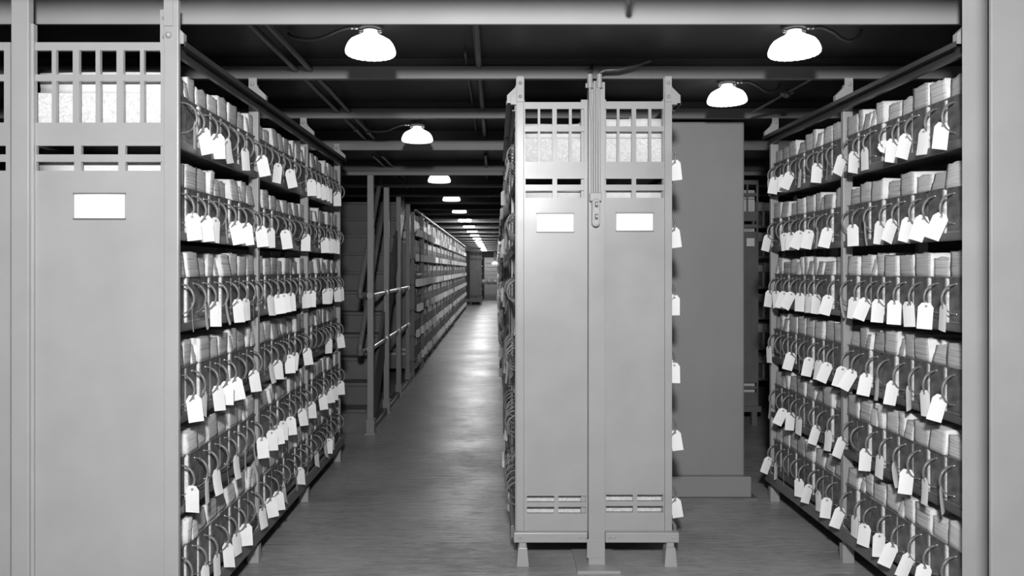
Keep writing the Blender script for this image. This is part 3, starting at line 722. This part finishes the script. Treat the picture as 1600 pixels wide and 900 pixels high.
pipe([wp(1176, 175, 4.2), wp(1228, 146, 3.85), wp(1290, 112, 3.5)], .007, 'thin slanting conduit with a junction beside the second right lamp', 'pipe')
j = empty('junction_fitting', wp(1229, 147, 3.84), 'small round conduit junction at the end of the right lamp conduit', 'fitting')
MB().lathe([(.0001, -.02), (.014, -.018), (.02, -.006), (.02, .006), (.014, .018), (.0001, .02)], n=16).build('junction_body', M['pipe'], j)
MB().tube([(-.03, 0, 0), (-.018, 0, 0)], .009, 8).build('junction_nut', M['rail'], j); MB().tube([(.018, 0, .004), (.032, 0, .008)], .009, 8).build('junction_nut', M['rail'], j)
pipe([wp(984, 3, 2.55), (px(1000, 0, 1.75)[0], 1.75, 2.36), (px(1000, 0, 1.75)[0] + .02, 1.2, 2.36)], .012, 'short dark conduit end above the front beam, top centre')

# ------------------------------------------------------------------ stairs left of the main aisle
st = empty('staircase', (-1.5, 6.27, 0), 'steep dark steel staircase with pipe handrails behind the left rack', 'staircase')
L = st.location; SX0, SX1 = -1.95, -1.10; RH = .195; TR_ = .205
for k in range(12):
    z0 = RH * k; y = 6.27 + TR_ * k
    if z0 + RH > 2.29: break
    MB().box(SX0 - L[0], SX1 - L[0], y - L[1], y + .012 - L[1], z0, z0 + RH - .03).build('riser', M['wood'], st)
    t = MB().box(SX0 - L[0], SX1 - L[0], y - .022 - L[1], y + TR_ + .01 - L[1], z0 + RH - .03, z0 + RH).build('tread', M['wood'], st, bevel=.005)
for xx in (SX1 + .002, SX0 - .03):
    y0, y1 = 6.27, 6.27 + TR_ * 11.6
    MB().prism([(y0 - .02 - L[1], 0), (y0 + .26 - L[1], 0), (y1 + .05 - L[1], RH * 11.4 - .15), (y1 - .12 - L[1], RH * 11.4 + .04), (y0 - .02 - L[1], .22)], 'x', xx - L[0], xx + .028 - L[0]).build('stringer', M['wood'], st)
for (zr, yy) in ((1.17, 6.02), (.70, 6.02)):
    xh = -1.115
    zmax = 2.29; n = (zmax - zr)
    pts = [(xh + .03, 6.28, zr), (xh + .0, 6.16, zr), (xh - .0, 6.06, zr), (xh, 6.03, zr + .012), (xh, 6.04, zr + .06), (xh, 6.04 + n * .98, zr + n)]
    MB().tube([(a - L[0], b - L[1], c) for a, b, c in pts], .022, 12).build('handrail', M['dsteel'], st)
    MB().lathe([(.0001, -.035), (.022, -.028), (.03, -.01), (.03, .01), (.022, .028), (.0001, .035)], (xh - L[0], 6.05 - L[1], zr + .005), 14).build('rail_elbow', M['dsteel'], st)
for xh in (SX0 + .02,):
    MB().tube([(xh - L[0], 6.1 - L[1], .95), (xh - L[0], 6.1 + 1.3 - L[1], 2.25)], .022, 12).build('handrail', M['dsteel'], st)
PY = [6.20, 7.12, 8.04, 8.95]
PNM = ['nearest', 'second', 'third', 'farthest']
for i, y in enumerate(PY):
    xc = [-1.055, -1.058, -1.062, -1.070][i]
    p = empty('steel_post', (xc, y, 0), 'tall grey square post at the stair edge, %s of the four from the front' % PNM[i], 'post', 'stair guard posts')
    MB().box(-.026, .026, -.026, .026, .012, 2.178).build('shaft', M['post'], p, bevel=.004)
    MB().box(-.034, .034, -.034, .034, .012, .13).build('post_shoe', M['post'], p, bevel=.003)
    MB().box(-.045, .045, -.045, .045, 0, .014).build('foot_plate', M['post'], p)
for (zr, nm) in ((1.165, 'upper'), (.715, 'lower')):
    g = empty('guard_rail', (-1.058, 6.2, zr), '%s shiny horizontal pipe rail joining the four stair posts' % nm, 'railing', 'stair guard rails')
    MB().tube([(0, -.03, 0), (-.012, 2.78, 0)], .019, 14).build('rail_pipe', M['rail'], g)
    for i in range(4): MB().tube([(-.003 * i, PY[i] - 6.2 - .034, 0), (-.003 * i, PY[i] - 6.2 - .028, 0)], .027, 14).build('rail_collar', M['rail'], g)
kb = MB().box(-1.11, -1.045, 6.30, 8.92, 0, .05).build('floor_curb', M['dsteel'], bevel=.003); tag(kb, 'low grey curb on the floor running between the stair posts', 'curb')

# ------------------------------------------------------------------ far end of the aisle
re = empty('shelving_rack', (-.75, 28.2, 0), 'narrow dark rack end jutting into the far end of the aisle on the left', 'shelving')
small_end(re, -1.0, -.55, 28.2, 'dsteel')
for z in LV: MB().box(-.24, .18, .05, 3.5, z - .02, z).build('shelf', M['shelf'], re)
fc = empty('storage_cabinet', (-.25, 33.3, 0), 'pale cabinet with ruled shelves against the far end wall of the aisle', 'cabinet')
MB().box(-.28, .33, 0, .4, 0, 1.9).build('cabinet_body', M['beam'], fc)
for k in range(5): MB().box(-.26, .31, -.02, -.001, 1.0 + .18 * k - .07, 1.0 + .18 * k + .07).build('drawer', M['steel'], fc, bevel=.004)
tb = empty('side_table', (-.3, 32.3, 0), 'dark table piled with bundles at the far end of the aisle', 'table')
MB().box(-.4, .4, -.3, .3, .70, .74).build('tabletop', M['pipe'], tb)
for a in (-.36, .33):
    for b in (-.26, .24): MB().box(a, a + .04, b, b + .04, 0, .70).build('leg', M['pipe'], tb)
for k in range(3):
    q = MB().lathe([(.0001, 0), (.10, .0), (.13, .06), (.11, .13), (.05, .18), (.0001, .19)], n=14).build('cloth_bundle', M['dsteel'], loc=(-.58 + .28 * k, 32.3, .742))
    tag(q, ['dark bundle on the far table, left one', 'dark bundle on the far table, middle one', 'dark bundle on the far table, right one'][k], 'bundle', 'bundles on the far table')
